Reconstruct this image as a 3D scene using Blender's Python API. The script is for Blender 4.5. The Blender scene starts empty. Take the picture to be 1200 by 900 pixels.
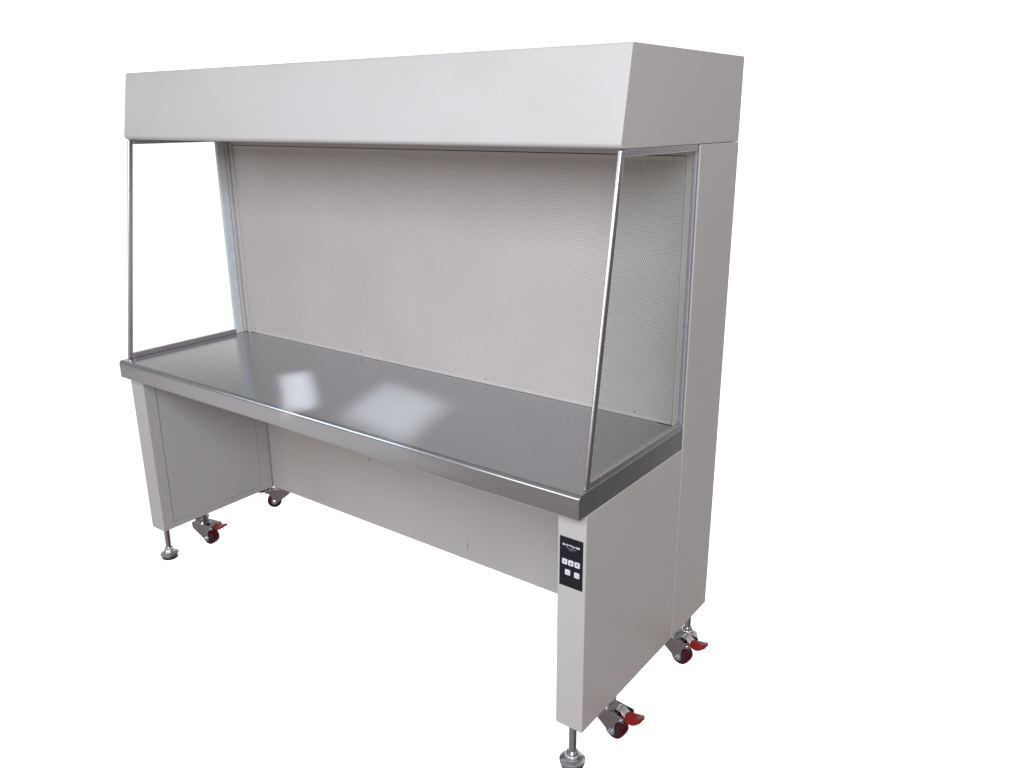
import bpy, bmesh, math, random
from mathutils import Vector, Matrix

random.seed(4)
S = bpy.context.scene
COL = S.collection

# ------------------------------------------------------------------ sizes (metres)
W = 1.80                    # bench width
D = 0.727                   # overall depth
Z_BOT = 0.1225              # underside of legs, apron and cabinet
Z_LIP = 0.689               # underside of the worktop edge
Z_TOP = 0.7465              # worktop
Z_CAN = 1.4484              # underside of canopy
Z_ROOF = 1.648
Y_LEG = 0.031               # front of the legs
Y_CAB = 0.501               # front of the rear cabinet
LEG_W = 0.074

# ------------------------------------------------------------------ node helpers
def new_mat(name):
    m = bpy.data.materials.new(name); m.use_nodes = True
    nt = m.node_tree
    return m, nt, nt.nodes['Principled BSDF']

def node(nt, kind, **kw):
    n = nt.nodes.new(kind)
    for k, v in kw.items():
        if k in n.inputs: n.inputs[k].default_value = v
        else: setattr(n, k, v)
    return n

def math_node(nt, op, a, b=None, c=None):
    n = nt.nodes.new('ShaderNodeMath'); n.operation = op
    for i, v in enumerate((a, b, c)):
        if v is None: continue
        if isinstance(v, (int, float)): n.inputs[i].default_value = v
        else: nt.links.new(v, n.inputs[i])
    return n.outputs[0]

def coords(nt, scale=(1, 1, 1)):
    tc = nt.nodes.new('ShaderNodeTexCoord')
    mp = nt.nodes.new('ShaderNodeMapping'); mp.inputs['Scale'].default_value = scale
    nt.links.new(tc.outputs['Object'], mp.inputs['Vector'])
    return mp.outputs['Vector']

def smooth_range(nt, v, a, b, o0=0.0, o1=1.0):
    n = nt.nodes.new('ShaderNodeMapRange'); n.interpolation_type = 'SMOOTHSTEP'
    nt.links.new(v, n.inputs['Value'])
    n.inputs['From Min'].default_value = a; n.inputs['From Max'].default_value = b
    n.inputs['To Min'].default_value = o0; n.inputs['To Max'].default_value = o1
    return n.outputs['Result']

def mix_color(nt, fac, a, b):
    n = nt.nodes.new('ShaderNodeMix'); n.data_type = 'RGBA'
    for sock, v in ((n.inputs[0], fac), (n.inputs[6], a), (n.inputs[7], b)):
        if isinstance(v, (int, float)): sock.default_value = v
        elif isinstance(v, tuple): sock.default_value = v
        else: nt.links.new(v, sock)
    return n.outputs[2]

# ------------------------------------------------------------------ materials
def paint(name, c=(0.465, 0.449, 0.42), stains=()):
    """ivory powder coat: fine orange-peel and a faint uneven tone"""
    m, nt, p = new_mat(name)
    p.inputs['Roughness'].default_value = 0.42
    p.inputs['Specular IOR Level'].default_value = 0.45
    v = coords(nt)
    n1 = node(nt, 'ShaderNodeTexNoise', Scale=5.0, Detail=4.0); nt.links.new(v, n1.inputs['Vector'])
    n3 = node(nt, 'ShaderNodeTexNoise', Scale=260.0, Detail=2.0); nt.links.new(v, n3.inputs['Vector'])
    k = math_node(nt, 'ADD', math_node(nt, 'MULTIPLY', n1.outputs['Fac'], 0.7), math_node(nt, 'MULTIPLY', n3.outputs['Fac'], 0.3))
    f = smooth_range(nt, k, 0.35, 0.65)
    lo = (c[0]*0.975, c[1]*0.975, c[2]*0.97, 1); hi = (c[0]*1.025, c[1]*1.025, c[2]*1.03, 1)
    col = mix_color(nt, f, lo, hi)
    for (px, pz, rx, rz, strength, sc) in stains:
        tc = nt.nodes.new('ShaderNodeTexCoord'); s = nt.nodes.new('ShaderNodeSeparateXYZ')
        nt.links.new(tc.outputs['Object'], s.inputs[0])
        dx = math_node(nt, 'DIVIDE', math_node(nt, 'SUBTRACT', s.outputs['X'], px), rx)
        dz = math_node(nt, 'DIVIDE', math_node(nt, 'SUBTRACT', s.outputs['Z'], pz), rz)
        q = math_node(nt, 'ADD', math_node(nt, 'MULTIPLY', dx, dx), math_node(nt, 'MULTIPLY', dz, dz))
        q = math_node(nt, 'ADD', q, math_node(nt, 'MULTIPLY', math_node(nt, 'SUBTRACT', n3.outputs['Fac'], 0.5), 1.2))
        fac = math_node(nt, 'MULTIPLY', smooth_range(nt, q, 1.2, 0.1), strength)
        col = mix_color(nt, fac, col, sc)
    nt.links.new(col, p.inputs['Base Color'])
    r = smooth_range(nt, n1.outputs['Fac'], 0.3, 0.7, 0.38, 0.48); nt.links.new(r, p.inputs['Roughness'])
    n2 = node(nt, 'ShaderNodeTexNoise', Scale=420.0, Detail=2.0); nt.links.new(v, n2.inputs['Vector'])
    b = node(nt, 'ShaderNodeBump', Strength=0.10, Distance=0.0006); nt.links.new(n2.outputs['Fac'], b.inputs['Height'])
    # sheet metal is never quite flat
    n4 = node(nt, 'ShaderNodeTexNoise', Scale=3.2, Detail=1.0); nt.links.new(v, n4.inputs['Vector'])
    b2 = node(nt, 'ShaderNodeBump', Strength=0.35, Distance=0.004); nt.links.new(n4.outputs['Fac'], b2.inputs['Height'])
    nt.links.new(b.outputs['Normal'], b2.inputs['Normal'])
    nt.links.new(b2.outputs['Normal'], p.inputs['Normal'])
    return m

def brushed(name, c, rough, grain, aniso=0.0, grain_amt=0.12, metallic=1.0):
    """metal with a directional grain; grain = noise scale along x, y, z"""
    m, nt, p = new_mat(name)
    p.inputs['Metallic'].default_value = metallic
    v = coords(nt, grain)
    n = node(nt, 'ShaderNodeTexNoise', Scale=1.0, Detail=3.0); nt.links.new(v, n.inputs['Vector'])
    big = node(nt, 'ShaderNodeTexNoise', Scale=4.0, Detail=3.0); nt.links.new(coords(nt), big.inputs['Vector'])
    k = math_node(nt, 'ADD', math_node(nt, 'MULTIPLY', n.outputs['Fac'], 0.85), math_node(nt, 'MULTIPLY', big.outputs['Fac'], 0.15))
    f = smooth_range(nt, k, 0.3, 0.7)
    col = mix_color(nt, f, tuple(x*(1-grain_amt) for x in c)+(1,), tuple(min(1, x*(1+grain_amt)) for x in c)+(1,))
    nt.links.new(col, p.inputs['Base Color'])
    nt.links.new(smooth_range(nt, k, 0.3, 0.7, rough*0.85, rough*1.15), p.inputs['Roughness'])
    b = node(nt, 'ShaderNodeBump', Strength=0.04, Distance=0.0001); nt.links.new(n.outputs['Fac'], b.inputs['Height'])
    nt.links.new(b.outputs['Normal'], p.inputs['Normal'])
    if aniso:
        p.inputs['Anisotropic'].default_value = aniso
        t = nt.nodes.new('ShaderNodeTangent'); t.direction_type = 'RADIAL'; t.axis = 'X'
        nt.links.new(t.outputs['Tangent'], p.inputs['Tangent'])
    return m

def plain(name, c, rough, metallic=0.0, spec=0.5, noise=0.06):
    m, nt, p = new_mat(name)
    p.inputs['Roughness'].default_value = rough; p.inputs['Metallic'].default_value = metallic
    p.inputs['Specular IOR Level'].default_value = spec
    n = node(nt, 'ShaderNodeTexNoise', Scale=60.0, Detail=3.0); nt.links.new(coords(nt), n.inputs['Vector'])
    col = mix_color(nt, smooth_range(nt, n.outputs['Fac'], 0.3, 0.7),
                    tuple(x*(1-noise) for x in c)+(1,), tuple(min(1, x*(1+noise)) for x in c)+(1,))
    nt.links.new(col, p.inputs['Base Color'])
    return m

def perforated(name):
    """painted sheet with real see-through holes, staggered rows 6 mm apart"""
    m = paint(name, (0.515, 0.480, 0.450))
    nt = m.node_tree
    p = nt.nodes['Principled BSDF']; out = nt.nodes['Material Output']
    tc = nt.nodes.new('ShaderNodeTexCoord'); s = nt.nodes.new('ShaderNodeSeparateXYZ')
    nt.links.new(tc.outputs['Object'], s.inputs[0])
    X, Z = s.outputs['X'], s.outputs['Z']
    P, R = 0.0060, 0.00138
    rowh = P*0.8660254
    def dist2(ox, oz):
        a = math_node(nt, 'SUBTRACT', math_node(nt, 'FRACT', math_node(nt, 'ADD', math_node(nt, 'DIVIDE', X, P), ox)), 0.5)
        b = math_node(nt, 'SUBTRACT', math_node(nt, 'FRACT', math_node(nt, 'ADD', math_node(nt, 'DIVIDE', Z, 2*rowh), oz)), 0.5)
        a = math_node(nt, 'MULTIPLY', a, P); b = math_node(nt, 'MULTIPLY', b, 2*rowh)
        return math_node(nt, 'ADD', math_node(nt, 'MULTIPLY', a, a), math_node(nt, 'MULTIPLY', b, b))
    d = math_node(nt, 'MINIMUM', dist2(0, 0), dist2(0.5, 0.5))
    hole = math_node(nt, 'LESS_THAN', d, R*R)
    # plain margin round the edge of the sheet
    mx = math_node(nt, 'LESS_THAN', math_node(nt, 'ABSOLUTE', math_node(nt, 'SUBTRACT', X, 0.8985)), 0.8625)
    mz = math_node(nt, 'LESS_THAN', math_node(nt, 'ABSOLUTE', math_node(nt, 'SUBTRACT', Z, 1.0810)), 0.3275)
    hole = math_node(nt, 'MULTIPLY', hole, math_node(nt, 'MULTIPLY', mx, mz))
    tr = nt.nodes.new('ShaderNodeBsdfTransparent'); mix = nt.nodes.new('ShaderNodeMixShader')
    nt.links.new(hole, mix.inputs[0]); nt.links.new(p.outputs[0], mix.inputs[1]); nt.links.new(tr.outputs[0], mix.inputs[2])
    nt.links.new(mix.outputs[0], out.inputs['Surface'])
    return m

def clear_glass(name):
    m, nt, p = new_mat(name); nt.nodes.remove(p)
    out = nt.nodes['Material Output']
    tr = node(nt, 'ShaderNodeBsdfTransparent'); tr.inputs['Color'].default_value = (0.918, 0.932, 0.921, 1)
    gl = node(nt, 'ShaderNodeBsdfGlossy'); gl.inputs['Roughness'].default_value = 0.01
    gl.inputs['Color'].default_value = (1, 1, 1, 1)
    lw = node(nt, 'ShaderNodeLayerWeight'); lw.inputs['Blend'].default_value = 0.5
    sch = math_node(nt, 'MULTIPLY_ADD', math_node(nt, 'POWER', lw.outputs['Facing'], 5.0), 0.96, 0.04)
    n = node(nt, 'ShaderNodeTexNoise', Scale=3.0, Detail=2.0); nt.links.new(coords(nt), n.inputs['Vector'])
    f = math_node(nt, 'MULTIPLY', sch, smooth_range(nt, n.outputs['Fac'], 0.3, 0.7, 0.75, 0.95))
    mix = nt.nodes.new('ShaderNodeMixShader')
    nt.links.new(f, mix.inputs[0]); nt.links.new(tr.outputs[0], mix.inputs[1]); nt.links.new(gl.outputs[0], mix.inputs[2])
    nt.links.new(mix.outputs[0], out.inputs['Surface'])
    return m

PAINT = paint('ivory_paint')
APRON = paint('apron_paint', stains=((0.629, 0.372, 0.011, 0.009, 0.5, (0.20, 0.15, 0.10, 1)),
                                     (1.066, 0.172, 0.004, 0.022, 0.45, (0.12, 0.11, 0.10, 1)),
                                     (0.77, 0.166, 0.006, 0.006, 0.3, (0.18, 0.15, 0.12, 1))))
STEEL = brushed('brushed_steel', (0.455, 0.460, 0.468), 0.19, (4, 420, 420), grain_amt=0.065, metallic=0.91)
ALU = plain('satin_aluminium', (0.54, 0.525, 0.55), 0.26, 1.0, noise=0.02)
PALE = plain('pale_grey_seal', (0.58, 0.62, 0.62), 0.45)
DULL = plain('grey_channel', (0.26, 0.245, 0.265), 0.5)
CHROME = plain('zinc_plated_steel', (0.66, 0.66, 0.69), 0.22, 1.0)
DARKSTEEL = plain('caster_steel', (0.46, 0.46, 0.48), 0.24, 1.0)
WHEEL = plain('dark_red_tread', (0.055, 0.004, 0.007), 0.4, spec=0.25)
HUB = plain('black_hub', (0.02, 0.02, 0.022), 0.45)
PEDAL = plain('red_pedal', (0.25, 0.008, 0.007), 0.4, spec=0.3)
RUBBER = plain('black_rubber', (0.03, 0.03, 0.035), 0.6)
PERF = perforated('perforated_sheet')
GLASS = clear_glass('clear_glass')
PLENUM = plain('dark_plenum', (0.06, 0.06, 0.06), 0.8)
BLACK = plain('black_membrane', (0.008, 0.008, 0.013), 0.4, spec=0.35)
KEY = plain('pale_button', (0.66, 0.65, 0.70), 0.5)
INK = plain('dark_ink', (0.03, 0.03, 0.03), 0.6)
GREYINK = plain('grey_ink', (0.36, 0.36, 0.38), 0.6)
PRINT = plain('white_print', (0.62, 0.62, 0.62), 0.6)
FAINT = plain('grey_print', (0.24, 0.24, 0.25), 0.6)

# ------------------------------------------------------------------ mesh helpers
def link(name, bm, mat, parent=None, bevel=0.0, seg=2, smooth=True, mats=None):
    bmesh.ops.recalc_face_normals(bm, faces=bm.faces)
    me = bpy.data.meshes.new(name); bm.to_mesh(me); bm.free()
    for m in (mats or [mat]): me.materials.append(m)
    o = bpy.data.objects.new(name, me); COL.objects.link(o)
    if parent: o.parent = parent
    if smooth:
        for p in me.polygons: p.use_smooth = True
    if bevel:
        b = o.modifiers.new('bevel', 'BEVEL'); b.width = bevel; b.segments = seg
        b.limit_method = 'ANGLE'; b.angle_limit = math.radians(35); b.harden_normals = True
    elif smooth:
        # sharp edges stay sharp
        bm2 = bmesh.new(); bm2.from_mesh(me)
        for e in bm2.edges:
            if len(e.link_faces) != 2 or e.calc_face_angle(0) > math.radians(35): e.smooth = False
        bm2.to_mesh(me); bm2.free()
    return o

def box(bm, x0, x1, y0, y1, z0, z1, mi=0):
    v = [bm.verts.new((x, y, z)) for x in (x0, x1) for y in (y0, y1) for z in (z0, z1)]
    for q in ((0, 1, 3, 2), (4, 6, 7, 5), (0, 4, 5, 1), (2, 3, 7, 6), (0, 2, 6, 4), (1, 5, 7, 3)):
        f = bm.faces.new([v[i] for i in q]); f.material_index = mi
    return v

def prism_x(bm, prof, x0, x1, mi=0):
    """closed outline of (y, z) extruded along x"""
    a = [bm.verts.new((x0, y, z)) for y, z in prof]; b = [bm.verts.new((x1, y, z)) for y, z in prof]
    n = len(prof)
    fs = [bm.faces.new(a), bm.faces.new(b)]
    for i in range(n): fs.append(bm.faces.new((a[i], a[(i+1) % n], b[(i+1) % n], b[i])))
    for f in fs: f.material_index = mi
    return a+b

def rounded(prof, radii, steps=6):
    """round the corners of an outline; radii per corner"""
    out = []; n = len(prof)
    for i, p in enumerate(prof):
        r = radii[i]; p = Vector(p)
        if r <= 0: out.append(tuple(p)); continue
        a = (Vector(prof[i-1])-p).normalized(); b = (Vector(prof[(i+1) % n])-p).normalized()
        ang = a.angle(b); t = r/math.tan(ang/2)
        c = p+(a+b).normalized()*(r/math.sin(ang/2))
        s, e = p+a*t-c, p+b*t-c
        tot = s.angle_signed(e)
        for k in range(steps+1):
            th = -tot*k/steps
            out.append(tuple(c+Vector((s.x*math.cos(th)-s.y*math.sin(th), s.x*math.sin(th)+s.y*math.cos(th)))))
    return out

def lathe(bm, prof, cx=0, cy=0, seg=32, mi=0, axis='Z', cz=0):
    """outline of (radius, height) revolved"""
    rings = []
    for r, h in prof:
        ring = []
        for k in range(seg):
            a = 2*math.pi*k/seg
            u, v = r*math.cos(a), r*math.sin(a)
            ring.append(bm.verts.new((cx+u, cy+v, cz+h) if axis == 'Z' else (cx+u, cy+h, cz+v)))
        rings.append(ring)
    for i in range(len(rings)-1):
        for k in range(seg):
            f = bm.faces.new((rings[i][k], rings[i][(k+1) % seg], rings[i+1][(k+1) % seg], rings[i+1][k])); f.material_index = mi
    for ring in (rings[0], rings[-1]):
        f = bm.faces.new(ring); f.material_index = mi

def relief(bm, us, vs, depth, base, back, put, mis=None):
    """box whose front is a grid of flat cells at their own depth; put(u, d, v) -> point"""
    nu, nv = len(us)-1, len(vs)-1
    V = {}
    def vert(i, j, d):
        k = (i, j, round(d, 5))
        if k not in V: V[k] = bm.verts.new(put(us[i], d, vs[j]))
        return V[k]
    dep = lambda i, j: depth.get((i, j), base) if 0 <= i < nu and 0 <= j < nv else back
    mat = lambda i, j: (mis or {}).get((i, j), 0)
    for i in range(nu):
        for j in range(nv):
            d = dep(i, j)
            f = bm.faces.new((vert(i, j, d), vert(i+1, j, d), vert(i+1, j+1, d), vert(i, j+1, d))); f.material_index = mat(i, j)
            f = bm.faces.new((vert(i, j, back), vert(i, j+1, back), vert(i+1, j+1, back), vert(i+1, j, back)))
    for i in range(nu+1):
        for j in range(nv):
            a, b = dep(i-1, j), dep(i, j)
            if abs(a-b) > 1e-6:
                f = bm.faces.new((vert(i, j, a), vert(i, j, b), vert(i, j+1, b), vert(i, j+1, a)))
                f.material_index = 0
    for j in range(nv+1):
        for i in range(nu):
            a, b = dep(i, j-1), dep(i, j)
            if abs(a-b) > 1e-6:
                f = bm.faces.new((vert(i, j, a), vert(i+1, j, a), vert(i+1, j, b), vert(i, j, b)))
                f.material_index = max(mat(i, j-1) if j else 0, mat(i, j) if j < nv else 0)

# ------------------------------------------------------------------ the bench
bench = bpy.data.objects.new('clean_bench', None); COL.objects.link(bench)
bench.empty_display_size = 0.2
bench['label'] = 'ivory laminar flow clean bench with glass sides and stainless worktop on red-braked casters'
bench['category'] = 'clean bench'

# rear cabinet: open plenum behind the perforated sheet, set back behind the apron
bm = bmesh.new()
us = [-0.0012, 0.033, LEG_W, W-LEG_W, 1.7655, W+0.0012]
vs = [Z_BOT, Z_LIP+0.01, Z_TOP-0.004, 1.4215, Z_CAN-0.001]
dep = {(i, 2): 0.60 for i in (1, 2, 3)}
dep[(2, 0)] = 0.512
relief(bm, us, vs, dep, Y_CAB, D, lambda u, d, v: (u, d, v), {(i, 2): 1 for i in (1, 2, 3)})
cab = link('cabinet', bm, PAINT, bench, bevel=0.002, mats=[PAINT, PLENUM])

# canopy with a sloping face
bm = bmesh.new()
prof = [(0.163, Z_ROOF), (0.127, Z_CAN), (D, Z_CAN), (D, Z_ROOF)]
prism_x(bm, rounded(prof, [0.006, 0.011, 0, 0.003]), 0, W)
link('canopy', bm, PAINT, bench, bevel=0.0015)

# leg cabinets, each with a flush access panel on its inner face
def make_leg(x_out, x_in):
    bm = bmesh.new()
    us = [Y_LEG, 0.073, 0.453, Y_CAB-0.0001]
    vs = [Z_BOT, 0.1425, 0.664, Z_LIP-0.0005]
    s = 1 if x_in > x_out else -1
    relief(bm, us, vs, {(1, 1): x_in-s*0.004}, x_in, x_out, lambda u, d, v: (d, u, v))
    leg = link('leg', bm, PAINT, bench, bevel=0.002)
    bm = bmesh.new()
    g = 0.0024
    box(bm, min(x_in-s*0.0035, x_in-s*0.0002), max(x_in-s*0.0035, x_in-s*0.0002), us[1]+g, us[2]-g, vs[1]+g, vs[2]-g)
    link('access_panel', bm, PAINT, leg, bevel=0.0006)
    return leg
leg_l = make_leg(0.0, LEG_W)
leg_r = make_leg(W, W-LEG_W)

bm = bmesh.new(); box(bm, LEG_W+0.0015, W-LEG_W-0.0015, 0.5055, 0.5105, Z_BOT, Z_LIP-0.001)
link('apron', bm, APRON, bench, bevel=0.0012)

# worktop with a rolled front edge
bm = bmesh.new()
prof = [(0, Z_TOP), (0, Z_LIP), (0.4985, Z_LIP), (0.4985, Z_TOP)]
prism_x(bm, rounded(prof, [0.010, 0.003, 0, 0], 8), 0.0012, W-0.0012)
box(bm, LEG_W, W-LEG_W, 0.4985, 0.5068, Z_TOP-0.003, Z_TOP)
link('worktop', bm, STEEL, bench, bevel=0.0012)

# perforated diffuser sheet with screws
bm = bmesh.new(); box(bm, 0.0332, 1.7630, 0.5062, 0.5074, Z_TOP+0.0008, 1.4195)
perf = link('perforated_sheet', bm, PERF, bench, smooth=False)
bm = bmesh.new(); box(bm, 0.0345, 1.764, 0.5035, 0.5058, Z_TOP+0.0004, Z_TOP+0.0026)
link('bottom_trim', bm, PAINT, perf, bevel=0.0006)
screw_me = None
for x, z in ((0.060, 1.409), (0.60, 1.409), (1.165, 1.409), (1.655, 1.409), (0.06, 0.762), (0.62, 0.762), (1.152, 0.762), (1.655, 0.762)):
    if screw_me is None:
        bm = bmesh.new(); lathe(bm, [(0.0026, 0.0), (0.0024, -0.0010), (0.0012, -0.0015)], seg=16, axis='Y')
        o = link('screw', bm, DARKSTEEL, perf); screw_me = o.data
    else:
        o = bpy.data.objects.new('screw', screw_me); COL.objects.link(o); o.parent = perf
    o.location = (x, 0.5061, z)

# side glass with its aluminium channels
def make_side(x0, x1, rear0, rear1, rear_mat=None):
    xm = (x0+x1)/2
    yb, yt = 0.030, 0.136
    zb, zt = Z_TOP+0.0004, Z_CAN-0.0006
    sl = (yt-yb)/(zt-zb)
    bm = bmesh.new()
    prism_x(bm, [(yb+0.006+sl*0.008, zb+0.008), (yb+0.006+sl*(zt-zb-0.006), zt-0.006), (rear1-0.004, zt-0.006), (rear1-0.004, zb+0.008)], xm-0.0025, xm+0.0025)
    g = link('glass_pane', bm, GLASS, bench, smooth=False)
    bm = bmesh.new()
    prism_x(bm, [(yb, zb), (yt, zt), (yt+0.016, zt), (yb+0.016, zb)], xm-0.0048, xm+0.0048)
    link('front_post', bm, ALU, g, bevel=0.0034, seg=4)
    bm = bmesh.new()
    box(bm, x0, x1, yb+0.0175, rear0-0.0004, zb, zb+0.016)
    link('bottom_channel', bm, ALU, g, bevel=0.0012)
    bm = bmesh.new()
    box(bm, x0, x1, yt+0.0165-sl*0.010, rear0-0.0004, zt-0.0145, zt)
    link('top_channel', bm, ALU, g, bevel=0.0012)
    bm = bmesh.new(); box(bm, x0+0.0003, x1-0.0003, rear0, rear1, zb, zt)
    link('rear_post', bm, rear_mat or PALE, g, bevel=0.0012)
make_side(W-0.0130, W-0.0012, 0.490, 0.4975, DULL)
make_side(0.0012, 0.0130, 0.456, 0.4862)
bm = bmesh.new(); box(bm, 0.0016, 0.0190, 0.4885, 0.5008, Z_TOP+0.0006, Z_CAN-0.0012)
link('corner_flange', bm, PAINT, cab, bevel=0.003)

# control panel on the front of the right leg
bm = bmesh.new(); box(bm, 1.732, 1.793, Y_LEG-0.0012, Y_LEG-0.0001, 0.5015, 0.6245)
panel = link('control_panel', bm, BLACK, bench, bevel=0.0004)
YB = Y_LEG-0.0012
def plate(bm, x0, x1, z0, z1, mi=0, y=None, t=0.0003):
    y = YB if y is None else y
    box(bm, x0, x1, y-t, y, z0, z1, mi)
def tri(bm, pts, mi, y, t=0.0003):
    a = [bm.verts.new((px, y-t, pz)) for px, pz in pts]; b = [bm.verts.new((px, y, pz)) for px, pz in pts]
    fs = [bm.faces.new(a), bm.faces.new(b)]
    for i in range(3): fs.append(bm.faces.new((a[i], a[(i+1) % 3], b[(i+1) % 3], b[i])))
    for f in fs: f.material_index = mi
def key(cx, cz, icon):
    bm = bmesh.new(); h = 0.0068; yk = YB-0.0008
    c = 0.0014
    out = [(cx-h+c, cz-h), (cx+h-c, cz-h), (cx+h, cz-h+c), (cx+h, cz+h-c), (cx+h-c, cz+h), (cx-h+c, cz+h), (cx-h, cz+h-c), (cx-h, cz-h+c)]
    a = [bm.verts.new((x, yk, z)) for x, z in out]; b = [bm.verts.new((x, YB, z)) for x, z in out]
    bm.faces.new(a)
    for i in range(8): bm.faces.new((a[i], a[(i+1) % 8], b[(i+1) % 8], b[i]))
    P = lambda x0, x1, z0, z1, mi: plate(bm, cx+x0, cx+x1, cz+z0, cz+z1, mi, yk)
    if icon == 'square':
        P(-0.0032, 0.0032, 0.0020, 0.0030, 2); P(-0.0032, 0.0032, -0.0030, -0.0020, 2)
        P(-0.0032, -0.0022, -0.0019, 0.0019, 2); P(0.0022, 0.0032, -0.0019, 0.0019, 2); P(-0.0012, 0.0012, -0.0012, 0.0012, 2)
    elif icon == 'up':
        tri(bm, [(cx-0.0030, cz-0.0026), (cx+0.0030, cz-0.0026), (cx, cz+0.0026)], 1, yk)
    elif icon == 'down':
        tri(bm, [(cx-0.0030, cz+0.0026), (cx, cz-0.0026), (cx+0.0030, cz+0.0026)], 1, yk)
    elif icon == 'lamp':
        P(-0.0030, -0.0020, -0.0010, 0.0036, 2); P(-0.0019, 0.0022, -0.0020, -0.0010, 1)
        P(0.0012, 0.0022, -0.0009, 0.0020, 2); P(0.0026, 0.0044, -0.0048, -0.0038, 1)
    elif icon == 'window':
        P(-0.0036, 0.0036, 0.0022, 0.0031, 2); P(-0.0036, -0.0027, -0.0026, 0.0021, 2); P(-0.0026, 0.0010, -0.0026, -0.0018, 2)
        P(0.0028, 0.0036, -0.0010, 0.0021, 2)
        tri(bm, [(cx+0.0012, cz-0.0034), (cx+0.0046, cz-0.0034), (cx+0.0046, cz)], 1, yk)
    link('button', bm, KEY, panel, mats=[KEY, INK, GREYINK], smooth=False)
key(1.7462, 0.5638, 'square'); key(1.7625, 0.5638, 'up'); key(1.7790, 0.5638, 'down')
key(1.7542, 0.5385, 'lamp'); key(1.7785, 0.5378, 'window')
# the printed title is too small and soft to read in the photograph: strokes of the same size and weight
def scribble(x0, x1, zc, h, n, mat):
    bm = bmesh.new(); w = (x1-x0)/n; t = h*0.22
    for k in range(n):
        a = x0+k*w; b = a+w*0.80
        for q in range(3):
            if random.random() < 0.72:
                z = zc-h/2+q*(h-t)/2; plate(bm, a, b, z, z+t, 0, YB, 0.00025)
        for xx in (a, (a+b)/2-t/2, b-t):
            if random.random() < 0.62: plate(bm, xx, xx+t, zc-h/2+t*1.02, zc+h/2-t*1.02, 0, YB, 0.0002)
    return bm
link('title_print', scribble(1.7405, 1.7855, 0.6058, 0.0050, 9, PRINT), PRINT, panel, smooth=False)
bm = scribble(1.7500, 1.7760, 0.5990, 0.0022, 11, FAINT)
link('subtitle_print', bm, FAINT, panel, smooth=False)
link('subtitle_print', scribble(1.7575, 1.7685, 0.5952, 0.0021, 4, FAINT), FAINT, panel, smooth=False)

# levelling feet
def make_foot(x, y):
    bm = bmesh.new()
    lathe(bm, [(0.0100, Z_BOT+0.004), (0.0100, 0.036)], seg=24)
    lathe(bm, [(0.0150, 0.0400), (0.0150, 0.0305)], seg=6)
    lathe(bm, [(0.0150, 0.0335), (0.0165, 0.0320), (0.0175, 0.0270), (0.0190, 0.0240), (0.0270, 0.0225), (0.0315, 0.0195), (0.0325, 0.0160), (0.0320, 0.0115), (0.0300, 0.0105)], seg=40)
    f = link('levelling_foot', bm, CHROME, bench)
    f.location = (x, y, 0)
    bm = bmesh.new(); lathe(bm, [(0.0290, 0.0104), (0.0285, 0.0020), (0.0270, 0.0)], seg=40)
    link('rubber_pad', bm, RUBBER, f)
    return f
def copy_part(o, loc, rz=0.0):
    c = o.copy(); COL.objects.link(c); c.parent = bench; c.location = loc; c.rotation_euler = (0, 0, rz)
    for ch in o.children:
        k = ch.copy(); COL.objects.link(k); k.parent = c
    return c
foot = make_foot(1.763, 0.0505)
for x, y in ((0.037, 0.060), (1.763, 0.6950), (0.032, 0.7120)): copy_part(foot, (x, y, 0))

# swivel casters: the wheel trails along +x of the part
def outline_y(bm, out, y0, y1, mi=0):
    a = [bm.verts.new((x, y0, z)) for x, z in out]; b = [bm.verts.new((x, y1, z)) for x, z in out]
    fs = [bm.faces.new(a), bm.faces.new(b)]; n = len(out)
    for i in range(n): fs.append(bm.faces.new((a[i], a[(i+1) % n], b[(i+1) % n], b[i])))
    for f in fs: f.material_index = mi

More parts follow.
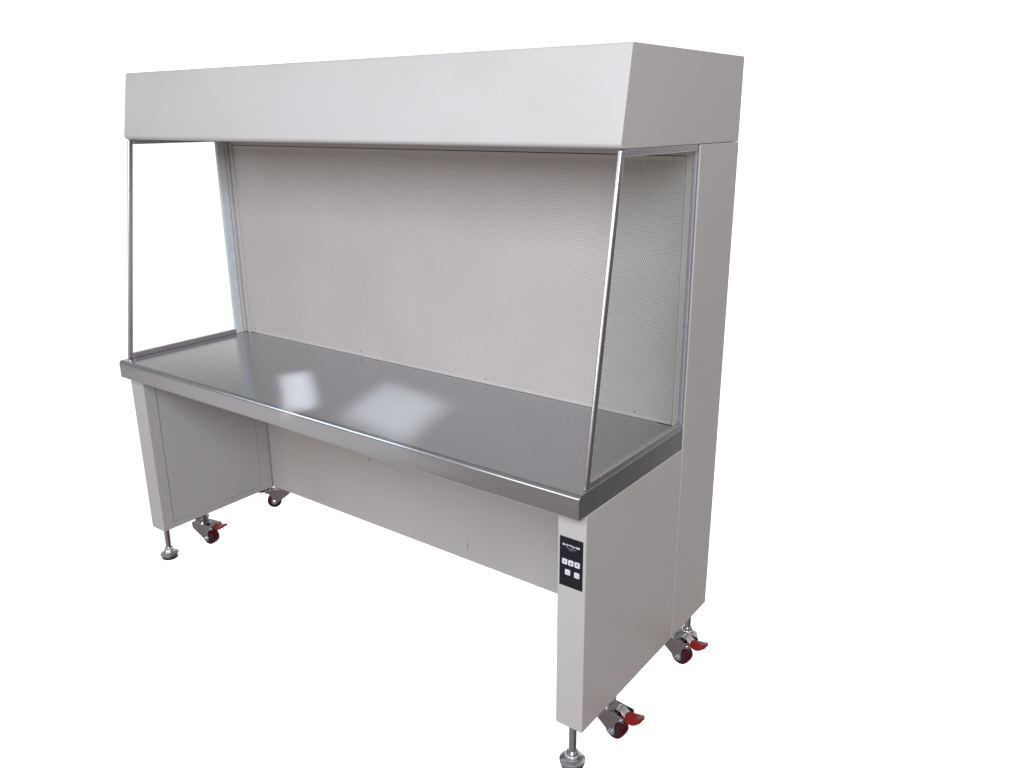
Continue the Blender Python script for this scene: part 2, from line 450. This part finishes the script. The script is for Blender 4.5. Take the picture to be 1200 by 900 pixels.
def make_caster():
    R = 0.0280; off = 0.036
    bm = bmesh.new()
    # mounting plate, bearing race and fork, one welded bracket
    box(bm, -0.031, 0.031, -0.029, 0.029, Z_BOT-0.0034, Z_BOT-0.0004)
    lathe(bm, [(0.0200, Z_BOT-0.0030), (0.0250, Z_BOT-0.0060), (0.0265, Z_BOT-0.0095), (0.0250, Z_BOT-0.0130), (0.0215, Z_BOT-0.0150), (0.0215, Z_BOT-0.0175),
               (0.0260, Z_BOT-0.0200), (0.0270, Z_BOT-0.0240), (0.0260, Z_BOT-0.0280), (0.0225, Z_BOT-0.0310), (0.0225, 0.0810)], seg=36)
    box(bm, -0.028, 0.046, -0.0225, 0.0225, 0.0795, 0.0825)
    cheek = [(-0.0290, 0.0830), (-0.0290, 0.0640), (-0.0220, 0.0560)]
    for k in range(9):
        a = math.radians(212+k*17); cheek.append((off+0.0112*math.cos(a), R+0.0112*math.sin(a)))
    cheek += [(0.0455, 0.0420), (0.0465, 0.0540), (0.0520, 0.0630), (0.0620, 0.0670), (0.0705, 0.0685), (0.0705, 0.0830)]
    for y0, y1 in ((-0.0245, -0.0222), (0.0222, 0.0245)): outline_y(bm, cheek, y0, y1)
    c = link('caster', bm, DARKSTEEL, bench, bevel=0.0008)
    bm = bmesh.new()
    lathe(bm, [(R-0.0045, -0.0165), (R-0.0015, -0.0145), (R, -0.009), (R, 0.009), (R-0.0015, 0.0145), (R-0.0045, 0.0165)], cx=off, cz=R, seg=48, axis='Y')
    lathe(bm, [(0.0130, -0.0190), (0.0172, -0.0175), (0.0182, -0.0160), (0.0182, 0.0160), (0.0172, 0.0175), (0.0130, 0.0190)], cx=off, cz=R, seg=40, axis='Y', mi=1)
    link('wheel', bm, WHEEL, c, mats=[WHEEL, HUB])
    for sgn in (-1, 1):
        bm = bmesh.new()
        lathe(bm, [(0.0095, sgn*0.0246), (0.0095, sgn*0.0258), (0.0066, sgn*0.0259), (0.0066, sgn*0.0300), (0.0056, sgn*0.0312)], cx=off, cz=R, seg=6, axis='Y')
        link('axle_nut', bm, CHROME, c, bevel=0.0005)
        bm = bmesh.new()
        lathe(bm, [(0.0034, sgn*0.0246), (0.0034, sgn*0.0256), (0.0024, sgn*0.0264)], cx=0.0625, cz=0.0740, seg=16, axis='Y')
        link('hinge_pin', bm, CHROME, c)
    # spring bracket of the brake, folded from strip
    bm = bmesh.new()
    prof = [(0.030, 0.0826), (0.040, 0.0900), (0.052, 0.0900), (0.066, 0.0810), (0.066, 0.0790), (0.0515, 0.0880), (0.0405, 0.0880), (0.032, 0.0826)]
    outline_y(bm, prof, -0.0130, 0.0130)
    link('brake_bracket', bm, CHROME, c, bevel=0.0006)
    # brake pedal: a broad tongue that flares and turns up at its tip
    bm = bmesh.new()
    rows = [(0.054, 0.0800, 0.0125), (0.066, 0.0800, 0.0150), (0.074, 0.0785, 0.0185), (0.083, 0.0790, 0.0215), (0.092, 0.0805, 0.0225), (0.100, 0.0840, 0.0215), (0.107, 0.0880, 0.0165), (0.111, 0.0900, 0.0085)]
    top = []; bot = []
    for x, z, hw in rows:
        top.append([bm.verts.new((x, y*hw, z+0.0030*(1-y*y))) for y in (-1, -0.6, 0, 0.6, 1)])
        bot.append([bm.verts.new((x, y*hw*0.95, z-0.0075+0.0015*(1-y*y))) for y in (-1, -0.6, 0, 0.6, 1)])
    for i in range(len(rows)-1):
        for k in range(4):
            bm.faces.new((top[i][k], top[i+1][k], top[i+1][k+1], top[i][k+1]))
            bm.faces.new((bot[i][k], bot[i][k+1], bot[i+1][k+1], bot[i+1][k]))
        bm.faces.new((top[i][0], bot[i][0], bot[i+1][0], top[i+1][0]))
        bm.faces.new((top[i][4], top[i+1][4], bot[i+1][4], bot[i][4]))
    for i in (0, -1):
        for k in range(4): bm.faces.new((top[i][k], top[i][k+1], bot[i][k+1], bot[i][k]))
    link('brake_pedal', bm, PEDAL, c, bevel=0.0008)
    return c
caster = make_caster()
caster.location = (1.7645, 0.207, 0); caster.rotation_euler = (0, 0, math.radians(-6))
copy_part(caster, (1.7660, 0.5845, 0), math.radians(-6))
copy_part(caster, (0.0335, 0.206, 0), math.radians(11))
copy_part(caster, (0.0335, 0.579, 0), math.radians(228))

# ------------------------------------------------------------------ floor: added, nearly transparent sheet, so that no shadow shows on it
m, nt, p = new_mat('clear_floor_sheet'); nt.nodes.remove(p)
tr = node(nt, 'ShaderNodeBsdfTransparent'); df = node(nt, 'ShaderNodeBsdfDiffuse'); df.inputs['Color'].default_value = (0.9, 0.9, 0.9, 1)
n = node(nt, 'ShaderNodeTexNoise', Scale=1.5, Detail=3.0); nt.links.new(coords(nt), n.inputs['Vector'])
mx = nt.nodes.new('ShaderNodeMixShader')
nt.links.new(smooth_range(nt, n.outputs['Fac'], 0.3, 0.7, 0.06, 0.08), mx.inputs[0])
nt.links.new(tr.outputs[0], mx.inputs[1]); nt.links.new(df.outputs[0], mx.inputs[2])
nt.links.new(mx.outputs[0], nt.nodes['Material Output'].inputs['Surface'])
bm = bmesh.new(); bmesh.ops.create_circle(bm, cap_ends=True, segments=96, radius=40)
fl = link('floor', bm, m, smooth=False); fl['kind'] = 'structure'

# ------------------------------------------------------------------ surroundings: white backdrop kept to the view side, invented dim room in front
wd = bpy.data.worlds.new('World'); S.world = wd; wd.use_nodes = True
nt = wd.node_tree; bg = nt.nodes['Background']
tc = nt.nodes.new('ShaderNodeTexCoord'); s = nt.nodes.new('ShaderNodeSeparateXYZ')
nt.links.new(tc.outputs['Generated'], s.inputs[0])
X, Y, Z = s.outputs
hl = math_node(nt, 'SQRT', math_node(nt, 'ADD', math_node(nt, 'ADD', math_node(nt, 'MULTIPLY', X, X), math_node(nt, 'MULTIPLY', Y, Y)), 1e-6))
dot = math_node(nt, 'DIVIDE', math_node(nt, 'ADD', math_node(nt, 'MULTIPLY', X, -0.595), math_node(nt, 'MULTIPLY', Y, 0.804)), hl)
az = smooth_range(nt, dot, math.cos(math.radians(59)), math.cos(math.radians(52)))
el = math_node(nt, 'MULTIPLY', smooth_range(nt, Z, 0.36, 0.20), smooth_range(nt, Z, -0.95, -0.86))
white = math_node(nt, 'MULTIPLY', az, el)
# invented room tones for lighting: dark low right, paler front, bright right, grey above
side = smooth_range(nt, X, -0.35, 0.35)
gside = smooth_range(nt, math_node(nt, 'MULTIPLY_ADD', Y, 0.6, X), 0.2, 0.75)
ground = mix_color(nt, gside, (0.25, 0.205, 0.19, 1), (0.04, 0.033, 0.033, 1))
lit = math_node(nt, 'ADD', math_node(nt, 'ADD', math_node(nt, 'MULTIPLY', X, -0.75), math_node(nt, 'MULTIPLY', Y, -0.575)), math_node(nt, 'MULTIPLY', Z, -0.327))
ground = mix_color(nt, smooth_range(nt, lit, 0.968, 0.999), ground, (0.80, 0.76, 0.77, 1))  # added bright patch in the world, mirrored in the worktop lip
wall = mix_color(nt, side, (0.33, 0.315, 0.32, 1), (0.76, 0.68, 0.685, 1))
upper = mix_color(nt, smooth_range(nt, Z, 0.55, 0.85), wall, (0.34, 0.34, 0.35, 1))
room = mix_color(nt, smooth_range(nt, Z, -0.10, 0.12), ground, upper)
col = mix_color(nt, white, room, (1.42, 1.42, 1.42, 1))
nt.links.new(col, bg.inputs['Color']); bg.inputs['Strength'].default_value = 1.0

# ------------------------------------------------------------------ lamps
def area(name, loc, target, sx, sy, power, color, spread=180, axis=None, shape='RECTANGLE'):
    l = bpy.data.lights.new(name, 'AREA'); l.shape = shape; l.size = sx; l.size_y = sy
    l.energy = power; l.color = color; l.spread = math.radians(spread)
    o = bpy.data.objects.new(name, l); COL.objects.link(o)
    z = (Vector(loc)-Vector(target)).normalized()
    if axis is None: axis = (1, 0, 0)
    x = Vector(axis); x = (x-z*x.dot(z)).normalized(); y = z.cross(x)
    m = Matrix((x, y, z)).transposed().to_4x4(); m.translation = loc
    o.matrix_world = m
    return o
area('ceiling_lamp', (2.6, -2.5, 2.55), (1.4, 0.2, 1.25), 2.0, 1.5, 130, (0.83, 0.875, 1.0))
area('front_window', (-0.3, -3.6, 1.40), (1.0, 0.2, 1.0), 1.2, 1.5, 22, (0.99, 0.96, 0.94))
area('window_light', (-2.0, -2.6, 2.2), (0.7, 0.2, 1.1), 1.0, 1.5, 25, (0.68, 0.81, 1.0))
def roll(deg):
    a = math.radians(deg)
    return (0.67*math.cos(a)+0.37*math.sin(a), 0.74*math.cos(a)-0.40*math.sin(a), 0.75*math.sin(a))
area('patch_beam', (2.60, -1.16, 2.16), (1.095, 0.176, Z_TOP), 0.21, 0.20, 1.75, (0.86, 0.92, 1.0), 2.6, roll(72))  # added unseen beam, shaped to cast the right bright patch on the worktop
area('patch_beam', (2.35, -1.35, 2.25), (0.740, 0.135, Z_TOP), 0.084, 0.200, 1.25, (0.86, 0.92, 1.0), 1.5, roll(30))  # narrower added beam that makes the worktop's left bright patch

# ------------------------------------------------------------------ camera
cd = bpy.data.cameras.new('camera'); cam = bpy.data.objects.new('camera', cd); COL.objects.link(cam)
ya, pi_, ro = -0.6369, -0.3089, -0.0062
f = Vector((math.sin(ya)*math.cos(pi_), math.cos(ya)*math.cos(pi_), math.sin(pi_)))
r = Vector((math.cos(ya), -math.sin(ya), 0)); u = r.cross(f)
R2 = r*math.cos(ro)+u*math.sin(ro); U2 = R2.cross(f)
M = Matrix((R2, U2, -f)).transposed().to_4x4(); M.translation = (2.6452, -1.3798, 1.5123)
cam.matrix_world = M
cd.sensor_width = 36; cd.lens = 36*984.1/1200; cd.clip_start = 0.02; cd.clip_end = 500
S.camera = cam

S.view_settings.view_transform = 'Standard'; S.view_settings.look = 'None'
S.view_settings.exposure = 0; S.view_settings.gamma = 1
S.cycles.transparent_max_bounces = 24
S.cycles.max_bounces = 10
